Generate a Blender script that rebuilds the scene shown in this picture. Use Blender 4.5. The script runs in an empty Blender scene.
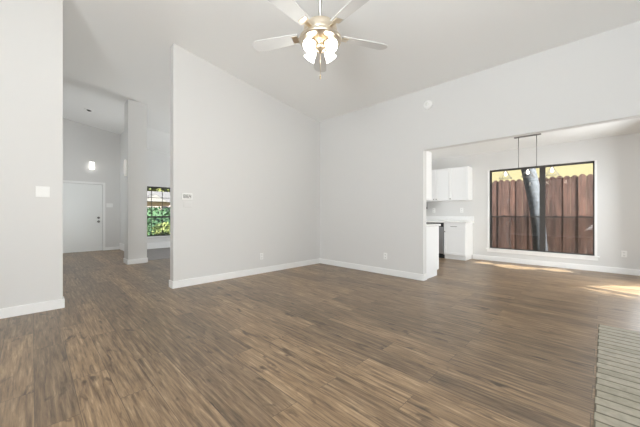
import bpy, bmesh, math, random
from mathutils import Vector, Matrix
random.seed(7)
S = bpy.context.scene
COL = S.collection
PI = math.pi

# ------------------------------------------------------------------ camera
cam_d = bpy.data.cameras.new('camera')
cam = bpy.data.objects.new('camera', cam_d); COL.objects.link(cam)
cam_d.sensor_width = 36.0
cam_d.lens = 36.0 * 286.0 / 640.0
cam_d.clip_start = 0.02
cam_d.clip_end = 400
cam.location = (4.48, -4.51, 1.10)
cam.rotation_euler = (PI/2, 0, math.asin(0.7046))
S.camera = cam

# ------------------------------------------------------------------ sky, sun, daylight
SUN_DIR = Vector((1.0, -0.30, 0.74)).normalized()       # towards the sun
w = bpy.data.worlds.new('world'); S.world = w
w.use_nodes = True
wn = w.node_tree.nodes; wl = w.node_tree.links
bg = wn['Background']
sky = wn.new('ShaderNodeTexSky')
sky.sky_type = 'NISHITA'
sky.sun_disc = False
sky.sun_elevation = math.asin(SUN_DIR.z)
sky.sun_rotation = math.atan2(SUN_DIR.x, SUN_DIR.y)
sky.air_density = 1.0
sky.dust_density = 2.0
wl.new(sky.outputs['Color'], bg.inputs['Color'])
bg.inputs['Strength'].default_value = 0.14

sd = bpy.data.lights.new('sun', 'SUN'); sd.energy = 26.0; sd.angle = math.radians(0.7)
sd.color = (1.0, 0.985, 0.96)
so = bpy.data.objects.new('sun', sd); COL.objects.link(so)
so.rotation_euler = (-SUN_DIR).to_track_quat('-Z', 'Y').to_euler()
so.location = (12, -4, 10)

def area_lamp(name, loc, direction, sx, sy, energy, color=(0.92, 0.965, 1.0)):
    d = bpy.data.lights.new(name, 'AREA'); d.shape = 'RECTANGLE'
    d.size = sx; d.size_y = sy; d.energy = energy; d.color = color
    o = bpy.data.objects.new(name, d); COL.objects.link(o)
    o.location = loc
    o.rotation_euler = Vector(direction).to_track_quat('-Z', 'Z').to_euler()
    return o
# daylight panels, unseen: added fills to brighten the rooms, plus the patio door's light
area_lamp('rear_fill', (4.80, -6.56, 1.35), (-0.2, 1, 0.5), 0.68, 2.1, 150)  # added fill behind the camera, balanced to even out the walls
area_lamp('side_fill', (5.16, -4.7, 1.35), (-1, 0.3, 1.2), 2.4, 2.2, 55)  # added fill, tilted up to brighten the ceiling
area_lamp('patio_door_daylight', (5.16, 1.5, 1.1), (-1, -0.28, -0.05), 1.9, 2.0, 50)
area_lamp('kitchen_fill', (0.03, 1.6, 1.55), (1, 0, 0.2), 1.2, 1.0, 20)  # added fill for the kitchen; the wall has no window here
area_lamp('front_room_fill', (-2.6, 1.36, 1.5), (0, -1, 0.3), 2.4, 1.8, 92)  # added fill for the front room, hidden behind the partition
area_lamp('hall_fill', (-4.4, -4.46, 1.5), (-0.3, 1, 0.3), 1.5, 1.5, 16)  # added fill for the door wall, hidden by the left wall

S.view_settings.view_transform = 'Standard'
S.view_settings.look = 'None'
S.view_settings.gamma = 1.0
S.view_settings.use_curve_mapping = False
S.view_settings.exposure = 0.27
S.cycles.diffuse_bounces = 8
S.cycles.max_bounces = 14
S.cycles.transparent_max_bounces = 24

# ------------------------------------------------------------------ materials
def mat(name, color, rough=0.5, metal=0.0, spec=0.5, noise=0.0, nscale=8.0, bump=0.0, bscale=60.0):
    m = bpy.data.materials.new(name); m.use_nodes = True
    nt = m.node_tree; b = nt.nodes['Principled BSDF']
    b.inputs['Base Color'].default_value = (*color, 1)
    b.inputs['Roughness'].default_value = rough
    b.inputs['Metallic'].default_value = metal
    b.inputs['Specular IOR Level'].default_value = spec
    tc = nt.nodes.new('ShaderNodeTexCoord')
    if noise > 0:
        n = nt.nodes.new('ShaderNodeTexNoise'); n.inputs['Scale'].default_value = nscale
        n.inputs['Detail'].default_value = 4
        nt.links.new(tc.outputs['Object'], n.inputs['Vector'])
        r = nt.nodes.new('ShaderNodeValToRGB')
        r.color_ramp.elements[0].position = 0.3; r.color_ramp.elements[1].position = 0.7
        r.color_ramp.elements[0].color = (*[c*(1-noise) for c in color], 1)
        r.color_ramp.elements[1].color = (*[min(1, c*(1+noise)) for c in color], 1)
        nt.links.new(n.outputs['Fac'], r.inputs['Fac'])
        nt.links.new(r.outputs['Color'], b.inputs['Base Color'])
    if bump > 0:
        n2 = nt.nodes.new('ShaderNodeTexNoise'); n2.inputs['Scale'].default_value = bscale
        n2.inputs['Detail'].default_value = 3
        nt.links.new(tc.outputs['Object'], n2.inputs['Vector'])
        bp = nt.nodes.new('ShaderNodeBump'); bp.inputs['Strength'].default_value = bump
        bp.inputs['Distance'].default_value = 0.01
        nt.links.new(n2.outputs['Fac'], bp.inputs['Height'])
        nt.links.new(bp.outputs['Normal'], b.inputs['Normal'])
    return m

def emit(name, color, strength):
    m = bpy.data.materials.new(name); m.use_nodes = True
    b = m.node_tree.nodes['Principled BSDF']
    b.inputs['Base Color'].default_value = (0.9, 0.9, 0.88, 1)
    b.inputs['Roughness'].default_value = 0.35
    b.inputs['Emission Color'].default_value = (*color, 1)
    b.inputs['Emission Strength'].default_value = strength
    return m

def glass(name, tint=(1, 1, 1), boost=1.0):
    m = bpy.data.materials.new(name); m.use_nodes = True
    nt = m.node_tree; nt.nodes.clear()
    out = nt.nodes.new('ShaderNodeOutputMaterial')
    tr = nt.nodes.new('ShaderNodeBsdfTransparent'); tr.inputs['Color'].default_value = (*tint, 1)
    gl = nt.nodes.new('ShaderNodeBsdfGlossy'); gl.inputs['Roughness'].default_value = 0.01
    fr = nt.nodes.new('ShaderNodeFresnel'); fr.inputs['IOR'].default_value = 1.5
    mu = nt.nodes.new('ShaderNodeMath'); mu.operation = 'MULTIPLY'; mu.use_clamp = True
    mu.inputs[1].default_value = boost
    mx = nt.nodes.new('ShaderNodeMixShader')
    nt.links.new(fr.outputs[0], mu.inputs[0]); nt.links.new(mu.outputs[0], mx.inputs[0])
    nt.links.new(tr.outputs[0], mx.inputs[1]); nt.links.new(gl.outputs[0], mx.inputs[2])
    nt.links.new(mx.outputs[0], out.inputs[0])
    return m

def screen_mat(name, opacity, color):
    m = bpy.data.materials.new(name); m.use_nodes = True
    nt = m.node_tree; nt.nodes.clear()
    out = nt.nodes.new('ShaderNodeOutputMaterial')
    tr = nt.nodes.new('ShaderNodeBsdfTransparent')
    df = nt.nodes.new('ShaderNodeBsdfDiffuse'); df.inputs['Color'].default_value = (*color, 1)
    mx = nt.nodes.new('ShaderNodeMixShader'); mx.inputs[0].default_value = opacity
    nt.links.new(tr.outputs[0], mx.inputs[1]); nt.links.new(df.outputs[0], mx.inputs[2])
    nt.links.new(mx.outputs[0], out.inputs[0])
    return m

def floor_mat():
    m = bpy.data.materials.new('wood_plank_floor'); m.use_nodes = True
    nt = m.node_tree; L = nt.links; b = nt.nodes['Principled BSDF']
    tc = nt.nodes.new('ShaderNodeTexCoord')
    def brick(c1, c2, mortar, size):
        br = nt.nodes.new('ShaderNodeTexBrick')
        br.offset = 0.37; br.offset_frequency = 2; br.squash = 1.0
        br.inputs['Scale'].default_value = 1.0
        br.inputs['Brick Width'].default_value = 1.22
        br.inputs['Row Height'].default_value = 0.18
        br.inputs['Mortar Size'].default_value = size
        br.inputs['Mortar Smooth'].default_value = 0.1
        br.inputs['Bias'].default_value = 0.0
        br.inputs['Color1'].default_value = c1; br.inputs['Color2'].default_value = c2
        br.inputs['Mortar'].default_value = mortar
        L.new(tc.outputs['Object'], br.inputs['Vector'])
        return br
    br = brick((0, 0, 0, 1), (1, 1, 1, 1), (0.5, 0.5, 0.5, 1), 0.0)
    seam = brick((1, 1, 1, 1), (1, 1, 1, 1), (0, 0, 0, 1), 0.0018)
    # each plank gets its own piece of the grain
    off = nt.nodes.new('ShaderNodeVectorMath'); off.operation = 'MULTIPLY_ADD'
    off.inputs[1].default_value = (13.0, 7.0, 5.0)
    L.new(br.outputs['Color'], off.inputs[0]); L.new(tc.outputs['Object'], off.inputs[2])
    mp = nt.nodes.new('ShaderNodeMapping'); mp.inputs['Scale'].default_value = (1.3, 19.0, 1.0)
    L.new(off.outputs[0], mp.inputs['Vector'])
    g = nt.nodes.new('ShaderNodeTexNoise'); g.inputs['Scale'].default_value = 2.6
    g.inputs['Detail'].default_value = 9; g.inputs['Roughness'].default_value = 0.62
    g.inputs['Distortion'].default_value = 0.35
    L.new(mp.outputs[0], g.inputs['Vector'])
    ramp = nt.nodes.new('ShaderNodeValToRGB')
    e = ramp.color_ramp.elements
    e[0].position = 0.30; e[0].color = FLOOR[0]
    e[1].position = 0.70; e[1].color = FLOOR[3]
    a = e.new(0.45); a.color = FLOOR[1]
    c = e.new(0.58); c.color = FLOOR[2]
    L.new(g.outputs['Fac'], ramp.inputs['Fac'])
    # fine pores
    mp3 = nt.nodes.new('ShaderNodeMapping'); mp3.inputs['Scale'].default_value = (5.0, 110.0, 1.0)
    L.new(off.outputs[0], mp3.inputs['Vector'])
    f = nt.nodes.new('ShaderNodeTexNoise'); f.inputs['Scale'].default_value = 2.0
    f.inputs['Detail'].default_value = 4; f.inputs['Roughness'].default_value = 0.7
    L.new(mp3.outputs[0], f.inputs['Vector'])
    fr_ = nt.nodes.new('ShaderNodeValToRGB')
    fr_.color_ramp.elements[0].position = 0.32; fr_.color_ramp.elements[0].color = (0.78, 0.76, 0.74, 1)
    fr_.color_ramp.elements[1].position = 0.62; fr_.color_ramp.elements[1].color = (1.08, 1.08, 1.08, 1)
    L.new(f.outputs['Fac'], fr_.inputs['Fac'])
    m0 = nt.nodes.new('ShaderNodeMix'); m0.data_type = 'RGBA'; m0.blend_type = 'MULTIPLY'
    m0.inputs[0].default_value = 1.0
    L.new(ramp.outputs['Color'], m0.inputs[6]); L.new(fr_.outputs['Color'], m0.inputs[7])
    # knots and dark streaks
    mp2 = nt.nodes.new('ShaderNodeMapping'); mp2.inputs['Scale'].default_value = (2.6, 8.0, 1.0)
    L.new(off.outputs[0], mp2.inputs['Vector'])
    k = nt.nodes.new('ShaderNodeTexNoise'); k.inputs['Scale'].default_value = 1.7
    k.inputs['Detail'].default_value = 6; k.inputs['Distortion'].default_value = 0.7
    L.new(mp2.outputs[0], k.inputs['Vector'])
    kr = nt.nodes.new('ShaderNodeValToRGB')
    kr.color_ramp.elements[0].position = 0.28; kr.color_ramp.elements[0].color = (0.26, 0.22, 0.19, 1)
    kr.color_ramp.elements[1].position = 0.40; kr.color_ramp.elements[1].color = (1, 1, 1, 1)
    L.new(k.outputs['Fac'], kr.inputs['Fac'])
    m1 = nt.nodes.new('ShaderNodeMix'); m1.data_type = 'RGBA'; m1.blend_type = 'MULTIPLY'
    m1.inputs[0].default_value = 1.0
    L.new(m0.outputs[2], m1.inputs[6]); L.new(kr.outputs['Color'], m1.inputs[7])
    # plank to plank tone
    tr = nt.nodes.new('ShaderNodeValToRGB')
    tr.color_ramp.elements[0].color = (0.70, 0.69, 0.68, 1)
    tr.color_ramp.elements[1].color = (1.18, 1.17, 1.15, 1)
    L.new(br.outputs['Color'], tr.inputs['Fac'])
    m2 = nt.nodes.new('ShaderNodeMix'); m2.data_type = 'RGBA'; m2.blend_type = 'MULTIPLY'
    m2.inputs[0].default_value = 1.0
    L.new(m1.outputs[2], m2.inputs[6]); L.new(tr.outputs['Color'], m2.inputs[7])
    m3 = nt.nodes.new('ShaderNodeMix'); m3.data_type = 'RGBA'; m3.blend_type = 'MULTIPLY'
    m3.inputs[0].default_value = 0.55
    L.new(m2.outputs[2], m3.inputs[6]); L.new(seam.outputs['Color'], m3.inputs[7])
    L.new(m3.outputs[2], b.inputs['Base Color'])
    rr = nt.nodes.new('ShaderNodeMapRange')
    rr.inputs['To Min'].default_value = 0.36; rr.inputs['To Max'].default_value = 0.46
    L.new(g.outputs['Fac'], rr.inputs['Value']); L.new(rr.outputs[0], b.inputs['Roughness'])
    b.inputs['Specular IOR Level'].default_value = 0.8
    b.inputs['Coat Weight'].default_value = 0.3; b.inputs['Coat Roughness'].default_value = 0.42
    bp = nt.nodes.new('ShaderNodeBump'); bp.inputs['Strength'].default_value = 0.04
    bp.inputs['Distance'].default_value = 0.004
    L.new(g.outputs['Fac'], bp.inputs['Height']); L.new(bp.outputs['Normal'], b.inputs['Normal'])
    return m

def brick_mat(name, c1, c2, mortar, width, row, msize):
    m = bpy.data.materials.new(name); m.use_nodes = True
    nt = m.node_tree; L = nt.links; b = nt.nodes['Principled BSDF']
    tc = nt.nodes.new('ShaderNodeTexCoord')
    br = nt.nodes.new('ShaderNodeTexBrick')
    br.inputs['Scale'].default_value = 1
    br.inputs['Brick Width'].default_value = width; br.inputs['Row Height'].default_value = row
    br.inputs['Mortar Size'].default_value = msize; br.inputs['Mortar Smooth'].default_value = 0.4
    br.inputs['Color1'].default_value = (*c1, 1); br.inputs['Color2'].default_value = (*c2, 1)
    br.inputs['Mortar'].default_value = (*mortar, 1)
    L.new(tc.outputs['Object'], br.inputs['Vector'])
    n = nt.nodes.new('ShaderNodeTexNoise'); n.inputs['Scale'].default_value = 26; n.inputs['Detail'].default_value = 6
    L.new(tc.outputs['Object'], n.inputs['Vector'])
    r = nt.nodes.new('ShaderNodeValToRGB')
    r.color_ramp.elements[0].position = 0.3; r.color_ramp.elements[0].color = (0.82, 0.82, 0.80, 1)
    r.color_ramp.elements[1].position = 0.72; r.color_ramp.elements[1].color = (1.15, 1.15, 1.15, 1)
    L.new(n.outputs['Fac'], r.inputs['Fac'])
    mx = nt.nodes.new('ShaderNodeMix'); mx.data_type = 'RGBA'; mx.blend_type = 'MULTIPLY'; mx.inputs[0].default_value = 1
    L.new(br.outputs['Color'], mx.inputs[6]); L.new(r.outputs['Color'], mx.inputs[7])
    L.new(mx.outputs[2], b.inputs['Base Color'])
    b.inputs['Roughness'].default_value = 0.6
    bp = nt.nodes.new('ShaderNodeBump'); bp.inputs['Strength'].default_value = 0.6; bp.inputs['Distance'].default_value = 0.006
    bp.invert = True
    L.new(br.outputs['Fac'], bp.inputs['Height']); L.new(bp.outputs['Normal'], b.inputs['Normal'])
    return m

def wood_fence_mat():
    m = bpy.data.materials.new('weathered_cedar'); m.use_nodes = True
    nt = m.node_tree; L = nt.links; b = nt.nodes['Principled BSDF']
    tc = nt.nodes.new('ShaderNodeTexCoord')
    geo = nt.nodes.new('ShaderNodeNewGeometry')
    add = nt.nodes.new('ShaderNodeVectorMath'); add.operation = 'ADD'
    L.new(tc.outputs['Object'], add.inputs[0])
    vm = nt.nodes.new('ShaderNodeVectorMath'); vm.operation = 'SCALE'; vm.inputs['Scale'].default_value = 31.0
    comb = nt.nodes.new('ShaderNodeCombineXYZ')
    for i in range(3): L.new(geo.outputs['Random Per Island'], comb.inputs[i])
    L.new(comb.outputs[0], vm.inputs[0]); L.new(vm.outputs[0], add.inputs[1])
    mp = nt.nodes.new('ShaderNodeMapping'); mp.inputs['Scale'].default_value = (14, 14, 1.3)
    L.new(add.outputs[0], mp.inputs['Vector'])
    n = nt.nodes.new('ShaderNodeTexNoise'); n.inputs['Scale'].default_value = 1.6; n.inputs['Detail'].default_value = 8
    L.new(mp.outputs[0], n.inputs['Vector'])
    r = nt.nodes.new('ShaderNodeValToRGB')
    r.color_ramp.elements[0].position = 0.3; r.color_ramp.elements[0].color = FENCE[0]
    r.color_ramp.elements[1].position = 0.72; r.color_ramp.elements[1].color = FENCE[1]
    L.new(n.outputs['Fac'], r.inputs['Fac'])
    r2 = nt.nodes.new('ShaderNodeValToRGB')
    r2.color_ramp.elements[0].color = (0.62, 0.60, 0.62, 1); r2.color_ramp.elements[1].color = (1.20, 1.15, 1.12, 1)
    L.new(geo.outputs['Random Per Island'], r2.inputs['Fac'])
    mx = nt.nodes.new('ShaderNodeMix'); mx.data_type = 'RGBA'; mx.blend_type = 'MULTIPLY'; mx.inputs[0].default_value = 1
    L.new(r.outputs['Color'], mx.inputs[6]); L.new(r2.outputs['Color'], mx.inputs[7])
    L.new(mx.outputs[2], b.inputs['Base Color'])
    b.inputs['Roughness'].default_value = 0.85
    return m

def leaf_mat(name, c1, c2):
    m = bpy.data.materials.new(name); m.use_nodes = True
    nt = m.node_tree; L = nt.links; b = nt.nodes['Principled BSDF']
    geo = nt.nodes.new('ShaderNodeNewGeometry')
    r = nt.nodes.new('ShaderNodeValToRGB')
    r.color_ramp.elements[0].color = (*c1, 1); r.color_ramp.elements[1].color = (*c2, 1)
    L.new(geo.outputs['Random Per Island'], r.inputs['Fac'])
    L.new(r.outputs['Color'], b.inputs['Base Color'])
    b.inputs['Roughness'].default_value = 0.6
    return m

FLOOR = [(0.070, 0.039, 0.017, 1), (0.212, 0.135, 0.071, 1), (0.325, 0.219, 0.124, 1), (0.500, 0.362, 0.225, 1)]
FENCE = [(0.045, 0.022, 0.017, 1), (0.150, 0.078, 0.060, 1)]
M = dict(
    wall=mat('greige_wall_paint', (0.725, 0.72, 0.71), 0.75, spec=0.3, bump=0.04, bscale=90),
    ceil=mat('ceiling_paint', (0.87, 0.868, 0.855), 0.85, spec=0.2, bump=0.05, bscale=70),
    trim=mat('white_trim_paint', (0.90, 0.90, 0.895), 0.4),
    cab=mat('white_cabinet_paint', (0.90, 0.905, 0.91), 0.35),
    counter=mat('white_quartz', (0.88, 0.88, 0.875), 0.2, noise=0.03, nscale=14),
    door=mat('white_door_paint', (0.88, 0.895, 0.885), 0.4),
    plate=mat('white_plastic', (0.88, 0.88, 0.87), 0.35),
    slot=mat('dark_slot', (0.05, 0.05, 0.05), 0.5),
    lcd=mat('dark_grey_display_segments', (0.06, 0.06, 0.065), 0.4),
    lcdbg=mat('pale_display', (0.80, 0.80, 0.78), 0.25),
    nickel=mat('brushed_nickel', (0.62, 0.60, 0.57), 0.3, 1.0),
    brass=mat('warm_brushed_brass', (0.78, 0.69, 0.56), 0.28, 1.0),
    brassd=mat('antique_brass', (0.45, 0.36, 0.25), 0.35, 1.0),
    blade=mat('pale_fan_blade', (0.66, 0.655, 0.64), 0.6, noise=0.02, nscale=5),
    bronze=mat('dark_bronze_frame', (0.045, 0.040, 0.036), 0.5),
    black=mat('black_appliance', (0.03, 0.032, 0.036), 0.3),
    steel=mat('stainless_steel', (0.50, 0.51, 0.53), 0.32, 1.0),
    darkmetal=mat('dark_metal', (0.30, 0.29, 0.28), 0.35, 1.0),
    floor=floor_mat(),
    carpet=mat('grey_carpet', (0.27, 0.25, 0.24), 0.95, noise=0.12, nscale=40, bump=0.3, bscale=300),
    hearth=brick_mat('painted_hearth_brick', (0.41, 0.375, 0.29), (0.48, 0.445, 0.36), (0.19, 0.17, 0.125), 0.80, 0.092, 0.009),
    fence=wood_fence_mat(),
    bark=mat('grey_bark', (0.07, 0.075, 0.085), 0.9, noise=0.45, nscale=14, bump=0.8, bscale=24),
    cream=mat('pale_yellow_siding', (0.34, 0.30, 0.165), 0.8, noise=0.03, nscale=3),
    shingle=mat('grey_brown_shingle', (0.09, 0.085, 0.085), 0.9, noise=0.2, nscale=6),
    pinkbrick=mat('pinkish_brick', (0.34, 0.25, 0.22), 0.85, noise=0.15, nscale=9),
    grass=mat('lawn_grass', (0.14, 0.15, 0.045), 0.9, noise=0.3, nscale=5),
    dirt=mat('dry_soil', (0.36, 0.30, 0.23), 0.95, noise=0.3, nscale=4),
    concrete=mat('pale_concrete', (0.55, 0.53, 0.49), 0.9, noise=0.1, nscale=5),
    hedge=leaf_mat('hedge_leaves', (0.012, 0.040, 0.018), (0.045, 0.10, 0.04)),
    shrub=leaf_mat('shrub_leaves', (0.06, 0.10, 0.03), (0.30, 0.32, 0.10)),
    tree=leaf_mat('tree_leaves', (0.07, 0.09, 0.02), (0.20, 0.20, 0.06)),
    shade=leaf_mat('shade_tree_leaves', (0.05, 0.14, 0.03), (0.16, 0.30, 0.07)),
    glass=glass('clear_glass', (0.96, 0.98, 0.97), 1.0),
    tint=glass('tinted_glass', (0.92, 0.94, 0.94), 0.6),
    sand=mat('gable_boards', (0.13, 0.12, 0.11), 0.8),
    screen=screen_mat('insect_screen', 0.50, (0.05, 0.045, 0.04)),
    screenf=screen_mat('blue_grey_insect_screen', 0.35, (0.05, 0.11, 0.13)),
    bulb=emit('frosted_glass_lit', (1.0, 0.96, 0.90), 7.0),
    bulb2=emit('clear_bulb_lit', (1.0, 0.92, 0.78), 2.5),
    sconce=emit('sconce_glass_lit', (1.0, 0.97, 0.92), 1.6),
    sconced=emit('dim_sconce_glass', (1.0, 0.96, 0.9), 0.15),
)

# ------------------------------------------------------------------ mesh helpers
class MB:
    def __init__(s): s.bm = bmesh.new()
    def box(s, x0, y0, z0, x1, y1, z1, bev=0.0):
        b = bmesh.new()
        vs = [b.verts.new((x, y, z)) for x in (x0, x1) for y in (y0, y1) for z in (z0, z1)]
        for f in ((0,1,3,2), (4,6,7,5), (0,4,5,1), (2,3,7,6), (0,2,6,4), (1,5,7,3)):
            b.faces.new([vs[i] for i in f])
        bmesh.ops.recalc_face_normals(b, faces=b.faces)
        if bev > 0:
            bmesh.ops.bevel(b, geom=list(b.edges), offset=bev, segments=2, affect='EDGES', profile=0.5)
        return s.add(b)
    def add(s, b, mtx=None):
        if mtx is not None: b.transform(mtx)
        t = bpy.data.meshes.new('tmp'); b.to_mesh(t); b.free()
        s.bm.from_mesh(t); bpy.data.meshes.remove(t)
        return s
    def prism(s, pts, axis, a, b_):
        """polygon pts (2-D) extruded along axis from a to b_"""
        b = bmesh.new()
        def P(u, v, t):
            return {'x': (t, u, v), 'y': (u, t, v), 'z': (u, v, t)}[axis]
        v0 = [b.verts.new(P(u, v, a)) for u, v in pts]; v1 = [b.verts.new(P(u, v, b_)) for u, v in pts]
        b.faces.new(v0); b.faces.new(v1[::-1])
        n = len(pts)
        for i in range(n): b.faces.new((v0[i], v1[i], v1[(i+1) % n], v0[(i+1) % n]))
        bmesh.ops.recalc_face_normals(b, faces=b.faces)
        return s.add(b)
    def lathe(s, prof, n=32, mtx=None, close=True):
        b = bmesh.new(); rings = []
        for r, z in prof:
            if r < 1e-5: rings.append([b.verts.new((0, 0, z))])
            else: rings.append([b.verts.new((r*math.cos(2*PI*i/n), r*math.sin(2*PI*i/n), z)) for i in range(n)])
        for A, B in zip(rings, rings[1:]):
            for i in range(n):
                j = (i+1) % n
                if len(A) == 1 and len(B) == 1: continue
                if len(A) == 1: b.faces.new((A[0], B[j], B[i]))
                elif len(B) == 1: b.faces.new((A[i], A[j], B[0]))
                else: b.faces.new((A[i], A[j], B[j], B[i]))
        for f in b.faces: f.smooth = True
        bmesh.ops.recalc_face_normals(b, faces=b.faces)
        return s.add(b, mtx)
    def tube(s, pts, r, n=10):
        """round bar through points; r number or list"""
        pts = [Vector(p) for p in pts]
        rs = r if isinstance(r, (list, tuple)) else [r]*len(pts)
        b = bmesh.new(); rings = []
        for i, p in enumerate(pts):
            d = (pts[min(i+1, len(pts)-1)] - pts[max(i-1, 0)]).normalized()
            u = d.orthogonal().normalized() if i == 0 else (u - d*u.dot(d)).normalized()
            v = d.cross(u)
            rings.append([b.verts.new(p + rs[i]*(math.cos(2*PI*k/n)*u + math.sin(2*PI*k/n)*v)) for k in range(n)])
        for A, B in zip(rings, rings[1:]):
            for k in range(n): b.faces.new((A[k], A[(k+1) % n], B[(k+1) % n], B[k]))
        for f in b.faces: f.smooth = True
        b.faces.new(rings[0]); b.faces.new(rings[-1][::-1])
        bmesh.ops.recalc_face_normals(b, faces=b.faces)
        return s.add(b)
    def quad(s, pts):
        s.bm.faces.new([s.bm.verts.new(p) for p in pts]); return s

def origin_of(parent):
    o = Vector((0, 0, 0))
    while parent is not None:
        o += parent.location; parent = parent.parent
    return o

def obj(name, mb, m, parent=None, loc=None):
    """link ONE mesh object; mesh is given in world coordinates"""
    me = bpy.data.meshes.new(name)
    org = origin_of(parent)
    base = Vector(loc) if loc is not None else org
    mb.bm.transform(Matrix.Translation(-base))
    mb.bm.to_mesh(me); mb.bm.free()
    me.materials.append(M[m] if isinstance(m, str) else m)
    o = bpy.data.objects.new(name, me); COL.objects.link(o)
    o.parent = parent
    o.location = base - org
    return o

def struct(name, mb, m, parent=None):
    o = obj(name, mb, m, parent)
    if parent is None: o['kind'] = 'structure'
    return o

def struct_root(name, loc):
    o = bpy.data.objects.new(name, None); COL.objects.link(o)
    o.location = loc; o.empty_display_size = 0.1; o['kind'] = 'structure'
    return o

def thing(name, label, cat, loc=(0, 0, 0), group=None):
    o = bpy.data.objects.new(name, None); COL.objects.link(o)
    o.location = loc; o.empty_display_size = 0.1
    return tag(o, label, cat, group)

def tag(o, label, cat, group=None):
    o['label'] = label; o['category'] = cat
    if group: o['group'] = group
    return o

def dup(root, loc, rotz, label, group=None):
    r = root.copy(); COL.objects.link(r); r.location = loc; r.rotation_euler = (0, 0, rotz)
    r['label'] = label
    if group: r['group'] = group
    for ch in list(root.children):
        c = ch.copy(); COL.objects.link(c); c.parent = r
        for g in list(ch.children):
            d = g.copy(); COL.objects.link(d); d.parent = c
    return r

def CZ(y): return 3.13 - 0.153*y          # sloping ceiling height

# ------------------------------------------------------------------ large structure
# ground outside
b = MB(); b.box(-90, -60, -0.35, 60, 60, -0.12)
struct('ground', b, 'dirt')
b = MB(); b.box(-60, -40, -0.12, -6.45, 40, -0.04)
o = struct('lawn', b, 'grass')

# floors
b = MB(); b.box(-6.3, -6.65, -0.1, 5.3, 3.15, 0.0)
struct('floor', b, 'floor')
b = MB(); b.box(-5.46, -2.6, 0.0, -3.05, 1.4, 0.006)
struct('floor_front_room', b, 'carpet')

# ceilings
b = MB(); b.prism([(-6.75, CZ(-6.75)), (0.12, CZ(0.12)), (0.12, CZ(0.12)+0.12), (-6.75, CZ(-6.75)+0.12)], 'x', -6.4, 5.4)
b.prism([(0.12, CZ(0.12)), (1.5, CZ(1.5)), (1.5, CZ(1.5)+0.12), (0.12, CZ(0.12)+0.12)], 'x', -6.4, -0.02)
struct('ceiling', b, 'ceil')
# lower slope of the front room ceiling, falling to the street wall
b = MB()
y0, y1 = -2.6, 1.4
v = {}
for i, y in enumerate((y0, y1)):
    z = CZ(y)
    v[i] = [b.bm.verts.new(p) for p in ((-4.43, y, z), (-5.46, y, z-0.355), (-5.46, y, z))]
b.bm.faces.new(v[0]); b.bm.faces.new(v[1][::-1])
for k in range(3): b.bm.faces.new((v[0][k], v[1][k], v[1][(k+1) % 3], v[0][(k+1) % 3]))
bmesh.ops.recalc_face_normals(b.bm, faces=b.bm.faces)
struct('ceiling_front_room', b, 'ceil')
b = MB(); b.box(-0.02, 0.12, 2.53, 5.4, 3.25, 2.65)
struct('ceiling_dining', b, 'ceil')

# walls
T = 0.134
b = MB(); b.prism([(-6.6, 0), (-4.257, 0), (-4.257, CZ(-4.257)), (-6.6, CZ(-6.6))], 'x', -T, 0)
struct('wall_left', b, 'wall')
b = MB(); b.prism([(-3.05, 0), (3.2, 0), (3.2, 2.53), (0.12, 2.53), (0.12, CZ(0.12)), (-3.05, CZ(-3.05))], 'x', -T, 0)
b.prism([(0.12, 2.53), (1.5, 2.53), (1.5, CZ(1.5)), (0.12, CZ(0.12))], 'x', -T, -0.02)
struct('wall_middle', b, 'wall')
b = MB(); b.box(0, 0, 0, 2.38, 0.12, 2.137); b.box(0, 0, 2.137, 5.3, 0.12, CZ(0)+0.0)
struct('wall_back', b, 'wall')
WX0, WX1, WZ0, WZ1 = 2.575, 4.352, 0.285, 2.112
b = MB()
b.box(-0.02, 3.06, 0, WX0, 3.2, 2.6); b.box(WX1, 3.06, 0, 5.3, 3.2, 2.6)
b.box(WX0, 3.06, 0, WX1, 3.2, WZ0); b.box(WX0, 3.06, WZ1, WX1, 3.2, 2.6)
struct('wall_dining', b, 'wall')
# right wall: patio door opening in the dining area, added unseen window beside the camera
DY0, DY1, DZ1 = 0.55, 2.5, 2.2
RY0, RY1, RZ0, RZ1 = -5.9, -3.5, 0.25, 2.45
b = MB()
b.box(5.2, -6.6, 0, 5.33, RY0, 4.2); b.box(5.2, RY1, 0, 5.33, DY0, 3.85)
b.box(5.2, RY0, 0, 5.33, RY1, RZ0); b.box(5.2, RY0, RZ1, 5.33, RY1, 4.1)
b.box(5.2, DY0, DZ1, 5.33, DY1, 3.2); b.box(5.2, DY1, 0, 5.33, 3.2, 3.2)
struct('wall_right', b, 'wall')
BX0, BX1, BZ0, BZ1 = 4.45, 5.15, 0.3, 2.45
b = MB()
b.box(-6.4, -6.73, 0, BX0, -6.6, 4.2); b.box(BX1, -6.73, 0, 5.33, -6.6, 4.2)
b.box(BX0, -6.73, 0, BX1, -6.6, BZ0); b.box(BX0, -6.73, BZ1, BX1, -6.6, 4.2)
struct('wall_rear', b, 'wall')
# entry: door wall, hall side wall, return, street wall, front-room end wall
b = MB()
b.prism([(-4.6, 0), (-3.94, 0), (-3.94, 1.955), (-3.03, 1.955), (-3.03, 0), (-2.6, 0), (-2.6, CZ(-2.6)), (-4.6, CZ(-4.6))], 'x', -6.220, -6.080)
struct('wall_entry', b, 'wall')
b = MB(); b.box(-6.220, -4.6, 0, -5.2, -4.5, CZ(-4.5)); b.box(-3.6, -4.6, 0, -T, -4.5, CZ(-4.5)); b.box(-5.2, -4.6, 0, -3.6, -4.5, 0.75); b.box(-5.2, -4.6, 2.3, -3.6, -4.5, CZ(-4.5))
struct('wall_hall', b, 'wall')
FY0, FY1, FZ0, FZ1 = -2.2, -0.645, 0.39, 1.94
b = MB()
b.box(-6.220, -2.6, 0, -5.46, -2.46, CZ(-2.6)+0.1)
struct('wall_return', b, 'wall')
b = MB()
b.box(-5.6, -2.46, 0, -5.46, FY0, 3.5); b.box(-5.6, FY1, 0, -5.46, 1.5, 3.25)
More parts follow.
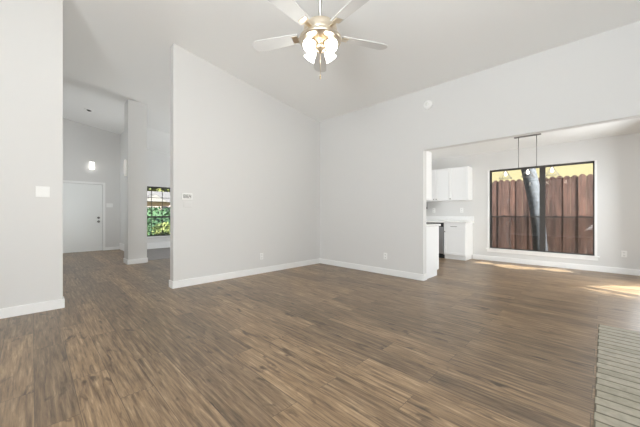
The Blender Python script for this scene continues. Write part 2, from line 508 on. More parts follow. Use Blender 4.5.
b.box(-5.6, FY0, 0, -5.46, FY1, FZ0); b.box(-5.6, FY0, FZ1, -5.46, FY1, 3.35)
struct('wall_street', b, 'wall')
b = MB()
b.box(-5.46, 1.4, 0, -3.9, 1.5, 3.0); b.box(-1.3, 1.4, 0, -T, 1.5, 3.0)
b.box(-3.9, 1.4, 0, -1.3, 1.5, 0.55); b.box(-3.9, 1.4, 2.45, -1.3, 1.5, 3.0)
struct('wall_front_room', b, 'wall')
b = MB(); b.box(-3.16, -3.05, 0, -2.80, -2.69, CZ(-2.69)+0.02)
struct('pillar', b, 'wall')

# baseboards
def base(name, *boxes):
    b = MB()
    for q in boxes: b.box(*q, bev=0.003)
    struct(name, b, 'trim')
H = 0.105; D = 0.016
base('baseboard_left', (0, -6.6, 0, D, -4.257, H), (-T, -4.257, 0, D, -4.257+D, H))
base('baseboard_middle', (0, -3.05, 0, D, 0, H), (-T, -3.05-D, 0, D, -3.05, H), (-T-D, -3.05-D, 0, -T, 1.4, H))
base('baseboard_back', (D, -D, 0, 2.38, 0, H), (2.38, -D, 0, 2.38+D, 0.12, H))
base('baseboard_dining', (2.215, 3.06-D, 0, 5.2, 3.06, H))
base('baseboard_right', (5.2-D, 2.5, 0, 5.2, 3.04, H), (5.2-D, -0.5, 0, 5.2, 0.55, H), (5.2-D, -6.58, 0, 5.2, -2.72, H))
base('baseboard_rear', (D, -6.6, 0, 5.18, -6.6+D, H))
base('baseboard_entry', (-6.080, -2.97, 0, -6.080+D, -2.62, 0.09))
base('baseboard_return', (-6.080, -2.6-D, 0, -5.46, -2.6, 0.2))
base('baseboard_street', (-5.46, -2.46, 0.006, -5.46+D, 1.38, 0.2))
base('baseboard_pillar', (-2.80, -3.05-D, 0, -2.80+D, -2.69, H), (-3.16, -3.05-D, 0, -2.80, -3.05, H),
     (-3.16, -2.69, 0.006, -2.80+D, -2.69+D, H))

# ------------------------------------------------------------------ windows and doors (structure)
win = struct_root('window_1', (3.46, 3.12, WZ0))
GY = 3.14
def bars(boxes, name, m, parent):
    b = MB()
    for q in boxes: b.box(*q, bev=0.002)
    return obj(name, b, m, parent)
fx0, fx1 = WX0+0.002, WX1-0.002
mc = 3.552; RZ = 1.03
F = 0.021
bars([(fx0, 3.115, WZ0, fx0+F, 3.175, WZ1), (fx1-F, 3.115, WZ0, fx1, 3.175, WZ1),
      (fx0, 3.115, WZ0, fx1, 3.175, WZ0+F), (fx0, 3.115, WZ1-F*1.6, fx1, 3.175, WZ1)], 'window_frame', 'bronze', win)
bars([(mc-0.048, 3.11, WZ0+F, mc+0.048, 3.175, WZ1-F)], 'mullion', 'bronze', win)
for a, c in ((fx0+F, mc-0.048), (mc+0.048, fx1-F)):
    bars([(a, 3.125, RZ-0.013, c, 3.165, RZ+0.013)], 'meeting_rail', 'bronze', win)
    bars([(a, GY-0.003, RZ, c, GY+0.003, WZ1-F)], 'glass_pane', 'glass', win)
    bars([(a, GY-0.003, WZ0+F, c, GY+0.003, RZ)], 'glass_pane', 'glass', win)
    b = MB(); b.quad([(a, 3.165, WZ0+F), (c, 3.165, WZ0+F), (c, 3.165, RZ), (a, 3.165, RZ)])
    obj('insect_screen', b, 'screen', win)
    bars([((a+c)/2-0.22, 3.113, RZ+0.012, (a+c)/2-0.17, 3.125, RZ+0.03), ((a+c)/2+0.17, 3.113, RZ+0.012, (a+c)/2+0.22, 3.125, RZ+0.03)],
         'sash_lock', 'bronze', win)
# painted sill board with apron
b = MB(); b.box(WX0-0.07, 3.025, 0.262, WX1+0.07, 3.115, 0.288, bev=0.004); b.box(WX0-0.05, 3.045, 0.205, WX1+0.05, 3.06, 0.262, bev=0.003)
obj('window_sill', b, 'trim', win)
b = MB()
b.box(WX0-0.042, 3.048, 0.288, WX0, 3.115, WZ1, bev=0.002); b.box(WX1, 3.048, 0.288, WX1+0.035, 3.115, WZ1, bev=0.002)
obj('window_casing', b, 'trim', win)

win2 = struct_root('window_2', (-5.5, (FY0+FY1)/2, FZ0))
bars([(-5.55, FY0, FZ0, -5.50, FY0+0.03, FZ1), (-5.55, FY1-0.03, FZ0, -5.50, FY1, FZ1),
      (-5.55, FY0, FZ0, -5.50, FY1, FZ0+0.03), (-5.55, FY0, FZ1-0.045, -5.50, FY1, FZ1)], 'window_frame', 'bronze', win2)
bars([(-5.55, FY0, 0.965, -5.50, FY1, 1.02)], 'meeting_rail', 'bronze', win2)
mb_ = []
for y in [-1.889+0.311*k for k in range(4)]:
    mb_.append((-5.535, y-0.008, FZ0, -5.515, y+0.008, FZ1))
for z in (1.594, 1.285, 0.68):
    mb_.append((-5.535, FY0, z-0.008, -5.515, FY1, z+0.008))
bars(mb_, 'muntin_grid', 'bronze', win2)
bars([(-5.528, FY0+0.03, 1.0, -5.522, FY1-0.03, FZ1-0.04)], 'glass_pane', 'tint', win2)
bars([(-5.528, FY0+0.03, FZ0+0.03, -5.522, FY1-0.03, 1.0)], 'glass_pane', 'tint', win2)
b = MB(); b.quad([(-5.56, FY0+0.02, FZ0+0.02), (-5.56, FY1-0.02, FZ0+0.02), (-5.56, FY1-0.02, 1.0), (-5.56, FY0+0.02, 1.0)])
obj('insect_screen', b, 'screenf', win2)
b = MB(); b.box(-5.50, FY0-0.05, FZ0-0.03, -5.42, FY1+0.05, FZ0, bev=0.004)
obj('window_sill', b, 'trim', win2)

# patio door in the dining right wall (just outside the frame, lets the sun in)
pd = struct_root('door_2', (5.26, (DY0+DY1)/2, 0))
bars([(5.23, DY0, 0, 5.30, DY0+0.05, DZ1), (5.23, DY1-0.05, 0, 5.30, DY1, DZ1), (5.23, DY0, DZ1-0.05, 5.30, DY1, DZ1), (5.23, DY0, 0, 5.30, DY1, 0.03)], 'door_frame', 'bronze', pd)
bars([(5.262, DY0+0.05, 0.03, 5.268, DY1-0.05, DZ1-0.05)], 'glass_pane', 'glass', pd)
# unseen windows added to house the fill lamps
def plain_window(name, x0, y0, z0, x1, y1, z1, along):
    r = struct_root(name, ((x0+x1)/2, (y0+y1)/2, z0))
    if along == 'x':
        n = max(1, round((x1-x0)/0.8)); xs = [x0+(x1-x0)*k/n for k in range(n+1)]
        bx = [(x-0.02, y0, z0, x+0.02, y1, z1) for x in xs] + [(x0, y0, z0, x1, y1, z0+0.04), (x0, y0, z1-0.04, x1, y1, z1)]
        gl = (x0, (y0+y1)/2-0.003, z0, x1, (y0+y1)/2+0.003, z1)
    else:
        n = 3; ys = [y0+(y1-y0)*k/n for k in range(n+1)]
        bx = [(x0, y-0.02, z0, x1, y+0.02, z1) for y in ys] + [(x0, y0, z0, x1, y1, z0+0.04), (x0, y0, z1-0.04, x1, y1, z1)]
        gl = ((x0+x1)/2-0.003, y0, z0, (x0+x1)/2+0.003, y1, z1)
    bars(bx, 'window_frame', 'bronze', r); bars([gl], 'glass_pane', 'glass', r)
plain_window('added_window_3', BX0, -6.70, BZ0, BX1, -6.65, BZ1, 'x')
plain_window('added_window_4', 5.25, RY0, RZ0, 5.30, RY1, RZ1, 'y')
plain_window('added_window_5', -3.9, 1.44, 0.55, -1.3, 1.48, 2.45, 'x')

plain_window('added_window_6', -5.2, -4.57, 0.75, -3.6, -4.53, 2.3, 'x')
b = MB(); b.box(5.34, -9.2, 3.0, 9.8, -2.8, 3.12)
struct('sun_block_slab', b, 'trim')  # unseen slab added to keep sun out of the side and rear openings
b = MB(); b.prism([(-7.5, CZ(-7.5)+0.13), (0.12, CZ(0.12)+0.13), (0.12, CZ(0.12)+0.3), (-7.5, CZ(-7.5)+0.3)], 'x', -6.45, 5.9)
struct('roof', b, 'shingle')  # unseen; overhang added to block sun at the rear wall

# front door
fd = struct_root('door_1', (-6.110, -3.485, 0))
b = MB(); b.box(-6.140, -3.935, 0.005, -6.095, -3.035, 1.95, bev=0.003)
obj('door_slab', b, 'door', fd)
b = MB()
b.box(-6.080, -3.03, 0, -6.062, -2.97, 2.015, bev=0.003); b.box(-6.080, -4.0, 0, -6.062, -3.94, 2.015, bev=0.003)
b.box(-6.080, -3.94, 1.955, -6.062, -3.03, 2.015, bev=0.003)
obj('door_casing', b, 'trim', fd)
def lathe_x(prof, x, y, z, n=20):
    return prof, Matrix.Translation((x, y, z)) @ Matrix.Rotation(PI/2, 4, 'Y')
p, mt = lathe_x([(0, 0), (0.033, 0), (0.033, 0.008), (0.012, 0.012), (0.012, 0.035), (0.026, 0.042), (0.03, 0.055), (0.024, 0.068), (0, 0.072)], -6.095, -3.125, 0.865)
b = MB(); b.lathe(p, 20, mt); obj('door_knob', b, 'darkmetal', fd)
p, mt = lathe_x([(0, 0), (0.032, 0), (0.032, 0.012), (0.022, 0.018), (0.022, 0.026), (0, 0.026)], -6.095, -3.125, 0.975)
b = MB(); b.lathe(p, 20, mt); obj('deadbolt', b, 'darkmetal', fd)

# ------------------------------------------------------------------ kitchen
def shaker(b, x0, z0, x1, z1, y, st=0.055):
    """framed panel front facing -y, front face at y"""
    b.box(x0, y, z0, x0+st, y+0.02, z1, bev=0.0015); b.box(x1-st, y, z0, x1, y+0.02, z1, bev=0.0015)
    b.box(x0+st, y, z0, x1-st, y+0.02, z0+st, bev=0.0015); b.box(x0+st, y, z1-st, x1-st, y+0.02, z1, bev=0.0015)
    b.box(x0+st-0.002, y+0.010, z0+st-0.002, x1-st+0.002, y+0.018, z1-st+0.002)
def knob(x, y, z, parent):
    b = MB(); b.lathe([(0, 0), (0.006, 0), (0.006, 0.014), (0.014, 0.018), (0.014, 0.025), (0, 0.028)], 14,
                      Matrix.Translation((x, y, z)) @ Matrix.Rotation(PI/2, 4, 'X'))
    return obj('knob', b, 'darkmetal', parent)

# base cabinet at the end of the back run
c = thing('base_cabinet', 'white base cabinet with one drawer at the right end of the kitchen counter', 'cabinet', (1.95, 2.8, 0))
b = MB(); b.box(1.705, 2.57, 0.10, 2.212, 3.055, 0.875, bev=0.002); b.box(1.705, 2.63, 0, 2.19, 3.04, 0.10)
obj('body', b, 'cab', c)
b = MB(); b.box(1.715, 2.55, 0.715, 2.202, 2.57, 0.865, bev=0.002)
d = obj('drawer', b, 'cab', c)
b = MB(); b.tube([(1.88, 2.55, 0.79), (1.88, 2.525, 0.79), (2.02, 2.525, 0.79), (2.02, 2.55, 0.79)], 0.006)
obj('pull_handle', b, 'darkmetal', d)
b = MB(); shaker(b, 1.715, 0.115, 2.202, 0.70, 2.55)
d = obj('door', b, 'cab', c)
knob(1.745, 2.55, 0.66, d)

c = thing('dishwasher', 'stainless dishwasher with black control strip left of the drawer cabinet', 'dishwasher', (1.40, 2.8, 0))
b = MB(); b.box(1.105, 2.58, 0.10, 1.70, 3.05, 0.875)
obj('body', b, 'black', c)
b = MB(); b.box(1.11, 2.545, 0.12, 1.695, 2.58, 0.77, bev=0.004); obj('door', b, 'steel', c)
b = MB(); b.box(1.11, 2.54, 0.775, 1.695, 2.58, 0.872, bev=0.004); obj('control_panel', b, 'black', c)
b = MB(); b.box(1.11, 2.63, 0.0, 1.70, 2.66, 0.10); obj('toe_kick', b, 'black', c)

c = thing('base_cabinet', 'white base cabinet run along the back kitchen wall beyond the dishwasher', 'cabinet', (0.55, 2.8, 0))
b = MB(); b.box(0.01, 2.57, 0.10, 1.10, 3.055, 0.875, bev=0.002); b.box(0.01, 2.63, 0, 1.10, 3.04, 0.10)
obj('body', b, 'cab', c)
for x0, x1 in ((0.02, 0.55), (0.56, 1.09)):
    b = MB(); shaker(b, x0, 0.115, x1, 0.865, 2.55); d = obj('door', b, 'cab', c); knob(x1-0.03 if x0 < 0.1 else x0+0.03, 2.55, 0.80, d)

b = MB(); b.box(0.005, 2.515, 0.877, 2.24, 3.055, 0.917, bev=0.004); b.box(0.005, 3.035, 0.917, 2.24, 3.055, 1.03, bev=0.003)
tag(obj('countertop', b, 'counter', loc=(1.1, 2.8, 0.877)), 'white kitchen countertop with low upstand along the back kitchen wall', 'countertop')

# near run, on the kitchen side of the living room wall
c = thing('base_cabinet', 'white base cabinet with plain end panel against the opening jamb', 'cabinet', (1.8, 0.42, 0))
b = MB(); b.box(1.2, 0.125, 0.10, 2.375, 0.64, 0.872, bev=0.002); b.box(1.2, 0.125, 0, 2.37, 0.57, 0.10)
obj('body', b, 'cab', c)
for x0, x1 in ((1.21, 1.78), (1.79, 2.365)):
    b = MB(); shaker(b, x0, 0.115, x1, 0.862, 0.64); obj('door', b, 'cab', c)
b = MB(); b.box(1.2, 0.125, 0.874, 2.392, 0.69, 0.912, bev=0.004)
tag(obj('countertop', b, 'counter', loc=(1.8, 0.42, 0.874)), 'white countertop edge over the cabinet beside the opening jamb', 'countertop')
c = thing('wall_cabinet', 'white wall cabinet end seen just inside the opening jamb', 'cabinet', (1.8, 0.25, 1.33))
b = MB(); b.box(1.2, 0.125, 1.33, 2.36, 0.37, 2.16, bev=0.002); obj('body', b, 'cab', c)
for x0, x1 in ((1.21, 1.77), (1.78, 2.35)):
    b = MB(); shaker(b, x0, 1.335, x1, 2.155, 0.37); obj('door', b, 'cab', c)

c = thing('wall_cabinet', 'white two-door wall cabinet left of the single-door one', 'cabinet', (1.43, 2.9, 1.42))
b = MB(); b.box(1.09, 2.75, 1.42, 1.766, 3.055, 2.22, bev=0.002); obj('body', b, 'cab', c)
for x0, x1, kx in ((1.095, 1.425, 1.395), (1.431, 1.762, 1.461)):
    b = MB(); shaker(b, x0, 1.423, x1, 2.217, 2.73); d = obj('door', b, 'cab', c); knob(kx, 2.73, 1.46, d)
c = thing('wall_cabinet', 'white single-door wall cabinet at the right end of the kitchen', 'cabinet', (1.97, 2.9, 1.42))
b = MB(); b.box(1.77, 2.75, 1.42, 2.205, 3.055, 2.22, bev=0.002); obj('body', b, 'cab', c)
b = MB(); shaker(b, 1.774, 1.423, 2.201, 2.217, 2.73); d = obj('door', b, 'cab', c); knob(1.804, 2.73, 1.46, d)

c = thing('range_hood', 'grey range hood edge under cabinets beside the opening jamb', 'range hood', (0.7, 2.85, 1.23))
b = MB(); b.prism([(2.62, 1.27), (2.62, 1.30), (2.76, 1.42), (3.05, 1.42), (3.05, 1.27)], 'x', 0.32, 1.08); obj('body', b, 'steel', c)
b = MB(); b.box(0.32, 2.61, 1.225, 1.08, 3.05, 1.268, bev=0.003); obj('control_lip', b, 'black', c)

# ------------------------------------------------------------------ hearth
b = MB(); b.box(4.442, -2.72, 0.0, 5.195, -0.585, 0.014, bev=0.005)
tag(obj('hearth', b, 'hearth', loc=(4.442, -0.585, 0)), 'low painted taupe brick hearth on the wood floor at lower right', 'hearth')

# ------------------------------------------------------------------ ceiling fan
FX, FY = 2.722, -2.736
fan = thing('ceiling_fan', 'brass ceiling fan with four lit frosted shades and five pale blades', 'ceiling fan', (FX, FY, CZ(FY)))
def fl(prof, n=40): 
    return prof, n, Matrix.Translation((FX, FY, 0))
b = MB(); b.lathe([(0, CZ(FY)+0.01), (0.075, CZ(FY)+0.012), (0.07, CZ(FY)-0.05), (0.03, CZ(FY)-0.085), (0, CZ(FY)-0.085)], 32, Matrix.Translation((FX, FY, 0)))
obj('ceiling_canopy', b, 'brass', fan)
b = MB(); b.tube([(FX, FY, CZ(FY)-0.06), (FX, FY, 2.76)], 0.015, 14); obj('downrod', b, 'nickel', fan)
b = MB(); b.lathe([(0, 2.76), (0.035, 2.76), (0.04, 2.748), (0.115, 2.744), (0.14, 2.732), (0.146, 2.71), (0.146, 2.645), (0.14, 2.64), (0, 2.64)], 40, Matrix.Translation((FX, FY, 0)))
obj('motor_housing', b, 'brass', fan)
b = MB(); b.lathe([(0, 2.645), (0.146, 2.647), (0.174, 2.634), (0.186, 2.616), (0.182, 2.600), (0.163, 2.590), (0.12, 2.588), (0.085, 2.594), (0.075, 2.60), (0, 2.60)], 40, Matrix.Translation((FX, FY, 0)))
obj('flared_ring', b, 'brass', fan)
b = MB(); b.lathe([(0, 2.61), (0.075, 2.606), (0.076, 2.59), (0.06, 2.578), (0.05, 2.56), (0.052, 2.545), (0.04, 2.53), (0.018, 2.515), (0.012, 2.50), (0, 2.498)], 32, Matrix.Translation((FX, FY, 0)))
obj('switch_housing', b, 'brassd', fan)
for k in range(5):
    a = math.radians(63 + 72*k)
    R_ = Matrix.Translation((FX, FY, 2.665)) @ Matrix.Rotation(a, 4, 'Z')
    # blade: tapered board with rounded tip, pitched
    t = bmesh.new()
    n = 10
    outl = [(0.20, -0.052), (0.58, -0.068)] + [(0.60+0.06*math.sin(PI*i/n), -0.068*math.cos(PI*i/n)) for i in range(n+1)] + [(0.58, 0.068), (0.20, 0.052)]
    lo = [t.verts.new((x, y, -0.003)) for x, y in outl]; hi = [t.verts.new((x, y, 0.003)) for x, y in outl]
    t.faces.new(lo[::-1]); t.faces.new(hi)
    for i in range(len(outl)): t.faces.new((lo[i], lo[(i+1) % len(outl)], hi[(i+1) % len(outl)], hi[i]))
    bmesh.ops.recalc_face_normals(t, faces=t.faces)
    b = MB(); b.add(t, R_ @ Matrix.Rotation(math.radians(11), 4, 'X'))
    bl = obj('blade', b, 'blade', fan)
    t = MB(); t.box(0.13, -0.014, -0.009, 0.22, 0.014, -0.003, bev=0.001); t.box(0.205, -0.036, -0.010, 0.26, 0.036, -0.004, bev=0.001)
    b = MB(); t.bm.transform(R_ @ Matrix.Rotation(math.radians(11), 4, 'X')); b.bm = t.bm
    obj('blade_iron', b, 'brass', bl)
lamp_pts = []
for k in range(4):
    a = PI/2*k
    dv = Vector((math.cos(a), math.sin(a), 0))
    c0 = Vector((FX, FY, 2.562))
    b = MB(); b.tube([c0+dv*0.03, c0+dv*0.055+Vector((0, 0, 0.006)), c0+dv*0.072+Vector((0, 0, -0.006))], 0.009, 10)
    b.tube([c0+dv*0.066+Vector((0, 0, 0.004)), c0+dv*0.092+Vector((0, 0, -0.02))], [0.02, 0.024], 16)
    arm = obj('lamp_arm', b, 'brass', fan)
    axis = (dv + Vector((0, 0, -0.8))).normalized()
    q = axis.to_track_quat('Z', 'Y').to_matrix().to_4x4()
    org = c0 + dv*0.078 + Vector((0, 0, -0.008))
    b = MB()
    b.lathe([(0.020, 0.0), (0.027, 0.010), (0.035, 0.025), (0.040, 0.046), (0.044, 0.066), (0.054, 0.084), (0.051, 0.083), (0.041, 0.066), (0.037, 0.046), (0.032, 0.025), (0.0, 0.007)],
            28, Matrix.Translation(org) @ q)
    obj('lamp_shade', b, 'bulb', arm)
    p = org + axis*0.058
    b = MB(); b.lathe([(0, -0.026), (0.018, -0.018), (0.026, 0), (0.019, 0.018), (0, 0.024)], 16, Matrix.Translation(p)); obj('bulb', b, 'bulb', arm)
    lamp_pts.append(p)
b = MB(); b.tube([(FX, FY, 2.50), (FX, FY, 2.31)], 0.0022, 6); b.lathe([(0, 2.27), (0.006, 2.275), (0.007, 2.30), (0.003, 2.312), (0, 2.314)], 12, Matrix.Translation((FX, FY, 0)))
obj('pull_chain', b, 'brassd', fan)

# ------------------------------------------------------------------ dining pendant
py_ = 1.87
pn = thing('pendant_light', 'linear pendant with three lit wire cage lamps hanging before the large window', 'pendant light', (3.485, py_, 2.53))
b = MB(); b.box(3.285, py_-0.03, 2.505, 3.685, py_+0.03, 2.53, bev=0.004); obj('canopy', b, 'darkmetal', pn)
for x in (3.352, 3.622):
    b = MB(); b.tube([(x, py_, 2.508), (x, py_, 1.95)], 0.006, 8); obj('rod', b, 'darkmetal', pn)
b = MB(); b.box(3.03, py_-0.011, 1.928, 3.95, py_+0.011, 1.95, bev=0.003); obj('crossbar', b, 'bronze', pn)
for x in (3.145, 3.492, 3.838):
    b = MB(); b.tube([(x, py_, 1.93), (x, py_, 1.90)], 0.013, 12); soc = obj('socket', b, 'darkmetal', pn)
    b = MB(); top = Vector((x, py_, 1.925)); s_ = 0.088; zb = 1.77
    cs = [Vector((x+sx*s_, py_+sy*s_, zb)) for sx, sy in ((-1, -1), (1, -1), (1, 1), (-1, 1))]
    for i in range(4):
        b.tube([top, cs[i]], 0.004, 6); b.tube([cs[i], cs[(i+1) % 4]], 0.004, 6)
    obj('wire_cage', b, 'darkmetal', soc)
    b = MB(); b.lathe([(0, 1.815), (0.018, 1.822), (0.026, 1.842), (0.022, 1.865), (0.012, 1.885), (0.012, 1.902), (0, 1.902)], 16, Matrix.Translation((x, py_, 0)))
    obj('bulb', b, 'bulb2', soc)

# ------------------------------------------------------------------ small wall fittings
# outlet prototype faces -y at the origin
out0 = thing('electrical_outlet', 'white duplex outlet low on the wall between the room corner and the opening', 'outlet', (0, 0, 0))
b = MB(); b.box(-0.036, -0.007, -0.058, 0.036, 0, 0.058, bev=0.003); obj('cover_plate', b, 'plate', out0)
for dz in (-0.026, 0.026):
    b = MB(); b.box(-0.017, -0.0095, dz-0.017, 0.017, -0.006, dz+0.017, bev=0.002); rc = obj('receptacle', b, 'plate', out0)
    b = MB(); b.box(-0.009, -0.0102, dz-0.003, -0.006, -0.009, dz+0.010); b.box(0.006, -0.0102, dz-0.003, 0.009, -0.009, dz+0.010); b.box(-0.003, -0.0102, dz-0.012, 0.003, -0.009, dz-0.007)
    obj('slots', b, 'slot', rc)
out0.location = (1.673, 0, 0.33)
dup(out0, (0, -1.53, 0.31), PI/2, 'white duplex outlet low on the long middle wall left of the room corner')
dup(out0, (4.74, 3.06, 0.365), 0, 'white duplex outlet on the dining wall right of the big window')
dup(out0, (1.256, 3.06, 1.18), 0, 'white outlet on kitchen wall under the two-door wall cabinet')
dup(out0, (1.957, 3.06, 1.18), 0, 'white outlet on kitchen wall under the single-door wall cabinet')

def switch(name, label, n, loc, rz):
    t = thing(name, label, 'light switch', (0, 0, 0))
    wd = 0.035 + 0.046*(n-1) + 0.035
    b = MB(); b.box(-wd/2, -0.007, -0.06, wd/2, 0, 0.06, bev=0.003); obj('cover_plate', b, 'plate', t)
    for k in range(n):
        x = (k-(n-1)/2)*0.046
        b = MB(); b.prism([(-0.006, -0.034), (-0.012, -0.034), (-0.008, 0.0), (-0.010, 0.034), (-0.006, 0.034)], 'x', x-0.0165, x+0.0165)
        obj('rocker', b, 'plate', t)
    t.location = loc; t.rotation_euler = (0, 0, rz)
    return t
switch('light_switch', 'white two-rocker light switch on the near left wall', 2, (0, -4.425, 1.345), PI/2)
switch('light_switch', 'white three-rocker light switch beside the front door', 3, (-6.080, -2.865, 1.345), PI/2)

# thermostat on the middle wall
t = thing('thermostat', 'white wall thermostat with dark digits on the middle wall edge', 'thermostat', (0, 0, 0))
b = MB(); b.box(-0.078, -0.022, -0.05, 0.078, 0, 0.05, bev=0.006); obj('case', b, 'plate', t)
b = MB(); b.box(-0.062, -0.0235, -0.032, 0.062, -0.021, 0.034, bev=0.001); obj('display', b, 'lcdbg', t)
SEG = {'a': (0, 1, 1, 1), 'b': (1, 0.5, 1, 1), 'c': (1, 0, 1, 0.5), 'd': (0, 0, 1, 0), 'e': (0, 0, 0, 0.5), 'f': (0, 0.5, 0, 1), 'g': (0, 0.5, 1, 0.5)}
b = MB()
for ch, x0 in (('abcdefg', -0.052), ('acdefg', -0.010), ('bcfg', 0.030)):
    wch, hch, tk = 0.022, 0.042, 0.0032
    for s_ in ch:
        u0, v0, u1, v1 = SEG[s_]
        b.box(x0+u0*wch-tk, -0.0246, -0.021+v0*hch-tk, x0+u1*wch+tk, -0.0232, -0.021+v1*hch+tk)
b.box(0.018, -0.0246, -0.026, 0.024, -0.0232, -0.018)
obj('digits', b, 'lcd', t)
t.location = (0, -2.86, 1.358); t.rotation_euler = (0, 0, PI/2)
b = MB(); b.box(-0.06, -0.006, -0.04, 0.06, 0, 0.04, bev=0.003)
o = obj('blank_plate', b, 'wall'); tag(o, 'faint wall-coloured blank plate just below the thermostat', 'wall plate')
o.location = (0, -2.845, 1.235); o.rotation_euler = (0, 0, PI/2)

# smoke detector on the wall above the opening
t = thing('smoke_detector', 'round white smoke detector high on the wall above the opening', 'smoke detector', (2.465, 0, 2.855))
b = MB(); b.lathe([(0, 0), (0.07, 0), (0.07, 0.012), (0.064, 0.03), (0.05, 0.038), (0, 0.04)], 32, Matrix.Translation((2.465, 0, 2.855)) @ Matrix.Rotation(PI/2, 4, 'X'))
obj('case', b, 'plate', t)
b = MB(); b.lathe([(0.028, 0.0395), (0.028, 0.043), (0.02, 0.045), (0, 0.045)], 24, Matrix.Translation((2.465, 0, 2.855)) @ Matrix.Rotation(PI/2, 4, 'X'))
obj('test_button', b, 'lcdbg', t)

# recessed eyeball light in the hall ceiling
cx, cy = -4.585, -3.512
mtx = Matrix.Translation((cx, cy, CZ(cy))) @ Matrix.Rotation(math.atan(-0.153), 4, 'X')
t = thing('recessed_light', 'small dark recessed light in the sloping hall ceiling', 'ceiling light', (cx, cy, CZ(cy)))
b = MB(); b.lathe([(0.05, -0.001), (0.05, -0.012), (0.095, -0.008), (0.10, 0.0)], 28, mtx); obj('trim_ring', b, 'plate', t)
b = MB(); b.lathe([(0, -0.03), (0.03, -0.027), (0.052, -0.012), (0.052, -0.001), (0, -0.001)], 24, mtx); obj('eyeball', b, 'bronze', t)

# lit sconce above the front door, slim one on the pillar side
t = thing('wall_sconce', 'glowing white wall sconce above the front door', 'wall light', (-6.08, -3.29, 2.48))
b = MB(); b.box(-6.08, -3.325, 2.56, -6.03, -3.255, 2.60, bev=0.004); b.lathe([(0, 2.585), (0.03, 2.587), (0.03, 2.612), (0, 2.614)], 20, Matrix.Translation((-6.0, -3.29, 0))); obj('mount', b, 'darkmetal', t)
b = MB(); b.lathe([(0, 2.375), (0.05, 2.375), (0.058, 2.385), (0.058, 2.575), (0.048, 2.586), (0, 2.586)], 28, Matrix.Translation((-6.0, -3.29, 0))); obj('glass_shade', b, 'sconce', t)
t = thing('wall_sconce', 'slim pale wall light on the shaded side of the pillar', 'wall light', (-2.95, -3.05, 2.1))
b = MB(); b.box(-2.985, -3.062, 1.95, -2.915, -3.05, 2.25, bev=0.003); obj('mount', b, 'plate', t)
b = MB(); b.lathe([(0, 1.92), (0.02, 1.925), (0.03, 1.98), (0.033, 2.1), (0.03, 2.22), (0.02, 2.275), (0, 2.28)], 20, Matrix.Translation((-2.95, -3.07, 0))); obj('glass_shade', b, 'sconced', t)

# ------------------------------------------------------------------ back yard
fn = thing('picket_fence', 'reddish brown dog-ear picket fence beyond the dining window', 'fence', (3.5, 5.0, -0.12))
b = MB(); x = -3.0; k = 0
while x < 9.0:
    h = 2.06 + random.uniform(-0.012, 0.012); wd = 0.1415
    x0, x1 = x, x+wd
    yj = 5.0 + random.uniform(-0.012, 0.012)
    b.prism([(x0, -0.1), (x1, -0.1), (x1, h-0.05), (x1-0.045, h), (x0+0.045, h), (x0, h-0.05)], 'y', yj, yj+0.016)
    x += 0.1435; k += 1
obj('picket_panel', b, 'fence', fn)
for z in (0.25, 1.0, 1.75):
    b = MB(); b.box(-3, 5.03, z, 9, 5.07, z+0.09); obj('rail', b, 'fence', fn)

tr = thing('yard_tree', 'leaning grey tree trunk standing between the window and the fence', 'tree', (3.36, 4.2, -0.12))
b = MB()
pts = [(3.40, 4.2, -0.14), (3.375, 4.2, 0.3), (3.345, 4.2, 0.8), (3.29, 4.2, 1.35), (3.19, 4.2, 1.95), (3.08, 4.2, 2.5), (2.95, 4.2, 3.2), (2.85, 4.25, 4.2), (2.8, 4.3, 5.2)]
b.tube(pts, [0.17, 0.145, 0.14, 0.145, 0.15, 0.145, 0.13, 0.10, 0.06], 16)
obj('trunk', b, 'bark', tr)
def leaf_cloud(b, n, center, rad, size, test=None, surface=False):
    c = Vector(center)
    made = 0
    while made < n:
        d = Vector((random.gauss(0, 1), random.gauss(0, 1), random.gauss(0, 1))).normalized()
        r = random.random()**(1/3) if not surface else random.uniform(0.8, 1.0)
        p = c + Vector((d.x*rad[0], d.y*rad[1], d.z*rad[2]))*r
        made += 1
        u = Vector((random.gauss(0, 1), random.gauss(0, 1), random.gauss(0, 1))).normalized()
        v_ = u.orthogonal().normalized(); s_ = size*random.uniform(0.7, 1.3)
        if test and not all(test(q) for q in (p, p-u*s_, p+u*s_, p-v_*s_*0.5, p+v_*s_*0.5)): continue
        b.quad([p-u*s_, p-v_*s_*0.5, p+u*s_, p+v_*s_*0.5])
b = MB(); leaf_cloud(b, 1500, (2.7, 4.6, 5.6), (1.6, 1.0, 1.2), 0.10); obj('foliage', b, 'shade', tr)

nh = thing('neighbour_house', 'pale yellow house wall rising behind the picket fence', 'house', (3, 10, -0.12))
b = MB(); b.box(-8, 9.5, -0.12, 14, 10, 5.2)
obj('siding_wall', b, 'cream', nh)
b = MB(); b.prism([(8.9, 5.1), (8.9, 5.25), (14, 7.6), (14, 7.45)], 'x', -8.5, 14.5); obj('roof', b, 'shingle', nh)

# unseen shade tree added beside the house: leaf gaps cut to shape the sun patches
def sun_floor(p):
    t = p.z/SUN_DIR.z
    return (p.x - SUN_DIR.x*t, p.y - SUN_DIR.y*t)
def in_poly(x, y, poly):
    inside = False; n = len(poly)
    for i in range(n):
        (xa, ya), (xb, yb) = poly[i], poly[(i+1) % n]
        if (ya > y) != (yb > y) and x < (xb-xa)*(y-ya)/(yb-ya)+xa: inside = not inside
    return inside
GAPS = [[(4.18, 1.20), (4.55, 1.66), (5.15, 2.1), (5.15, 1.0), (4.8, 1.06), (4.55, 1.14)],
        [(2.82, 2.52), (3.05, 2.74), (3.25, 2.64), (3.52, 2.72), (3.50, 2.40), (3.1, 2.24), (2.92, 2.34)],
        [(2.34, 2.56), (2.62, 2.74), (2.78, 2.58), (2.5, 2.44)],
        [(3.52, 2.60), (3.70, 2.78), (4.02, 2.84), (3.95, 2.60), (3.7, 2.52)]]
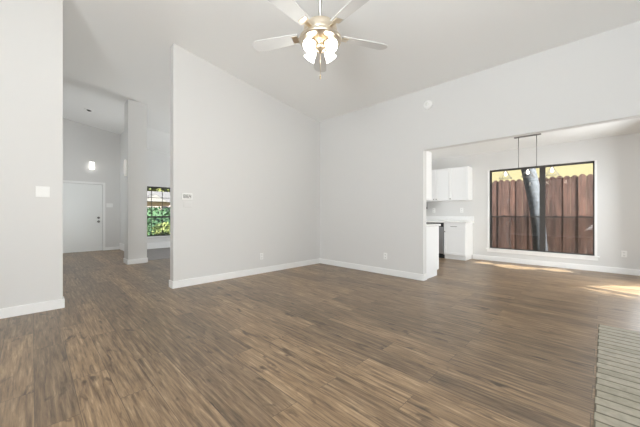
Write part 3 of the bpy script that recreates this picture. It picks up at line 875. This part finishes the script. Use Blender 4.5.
def shade_ok(p):
    x, y = sun_floor(p)
    return not any(in_poly(x, y, g) for g in GAPS)
st = thing('shade_tree', 'unseen leafy tree added beside the patio door to shade the dining floor', 'tree', (8.3, 0.4, -0.12))
b = MB(); b.tube([(8.4, -0.2, -0.14), (8.35, -0.1, 1.0), (8.2, 0.1, 2.2), (8.1, 0.3, 3.6)], [0.14, 0.12, 0.10, 0.05], 12); obj('trunk', b, 'bark', st)
b = MB(); leaf_cloud(b, 9000, (8.1, 0.55, 3.3), (1.0, 1.9, 1.75), 0.10, shade_ok)
o = obj('foliage', b, 'shade', st)

# ------------------------------------------------------------------ street side
hd = MB(); 
def leafy_box(b, n, x0, y0, z0, x1, y1, z1, size):
    for _ in range(n):
        p = Vector((random.uniform(x0, x1), random.uniform(y0, y1), random.uniform(z0, z1)))
        u = Vector((random.gauss(0, 1), random.gauss(0, 1), random.gauss(0, 1))).normalized()
        v_ = u.orthogonal().normalized(); s_ = size*random.uniform(0.7, 1.3)
        b.quad([p-u*s_, p-v_*s_*0.6, p+u*s_, p+v_*s_*0.6])
hd.box(-12.8, -4, -0.04, -12.3, 8, 1.25)
leafy_box(hd, 6000, -12.95, -4.1, 0, -12.1, 8.1, 1.42, 0.09)
tag(obj('hedge', hd, 'hedge', loc=(-12.5, 1.5, -0.04)), 'clipped green hedge across the lawn outside the front window', 'hedge')
for yy, lab in ((-1.1, 'low yellow-green shrub in front of the hedge, left of the two in the front window'),
                (0.35, 'low yellow-green shrub in front of the hedge, right of the two in the front window')):
    b = MB(); leaf_cloud(b, 700, (-11.5, yy, 0.22), (0.45, 0.66, 0.42), 0.08)
    tag(obj('shrub', b, 'shrub', loc=(-11.5, yy, -0.04)), lab, 'shrub', 'shrubs in front of the street hedge')
hs = thing('street_house', 'pinkish brick house with low gable across the street', 'house', (-42, 8, -0.04))
b = MB(); b.box(-46, 1, -0.04, -40, 17, 2.75); obj('wall', b, 'pinkbrick', hs)
b = MB(); b.prism([(-39.4, 2.7), (-46.6, 2.7), (-43, 4.4)], 'y', 0.6, 17.4); obj('roof', b, 'shingle', hs)
b = MB(); b.prism([(5.6, 2.72), (9.2, 2.72), (7.4, 3.9)], 'x', -42.5, -39.2); obj('gable', b, 'shingle', hs)
b = MB(); b.prism([(6.0, 2.76), (8.8, 2.76), (7.4, 3.68)], 'x', -39.3, -39.1); obj('gable_board', b, 'sand', hs)
b = MB(); b.box(-40.05, 6.4, 0, -39.96, 7.5, 2.1); obj('door', b, 'sand', hs)
for y in (8.4, 11.5):
    b = MB(); b.box(-40.05, y, 0.8, -39.96, y+1.4, 2.1); obj('window', b, 'black', hs)
for i, (p, r_) in enumerate((((-30, 11.0, 4.6), (2.2, 2.4, 2.6)), ((-52, 10, 7.5), (5, 9, 4.0)))):
    t = thing('street_tree', ['yellow-green tree in the yard across the street', 'broad yellow-green tree behind the house across the street'][i], 'tree', (p[0], p[1], -0.04))
    b = MB(); b.tube([(p[0], p[1], -0.1), (p[0], p[1], p[2])], [0.2, 0.1], 10); obj('trunk', b, 'bark', t)
    b = MB(); leaf_cloud(b, 1600, p, r_, 0.3 if i == 0 else 0.7); obj('foliage', b, 'tree', t)
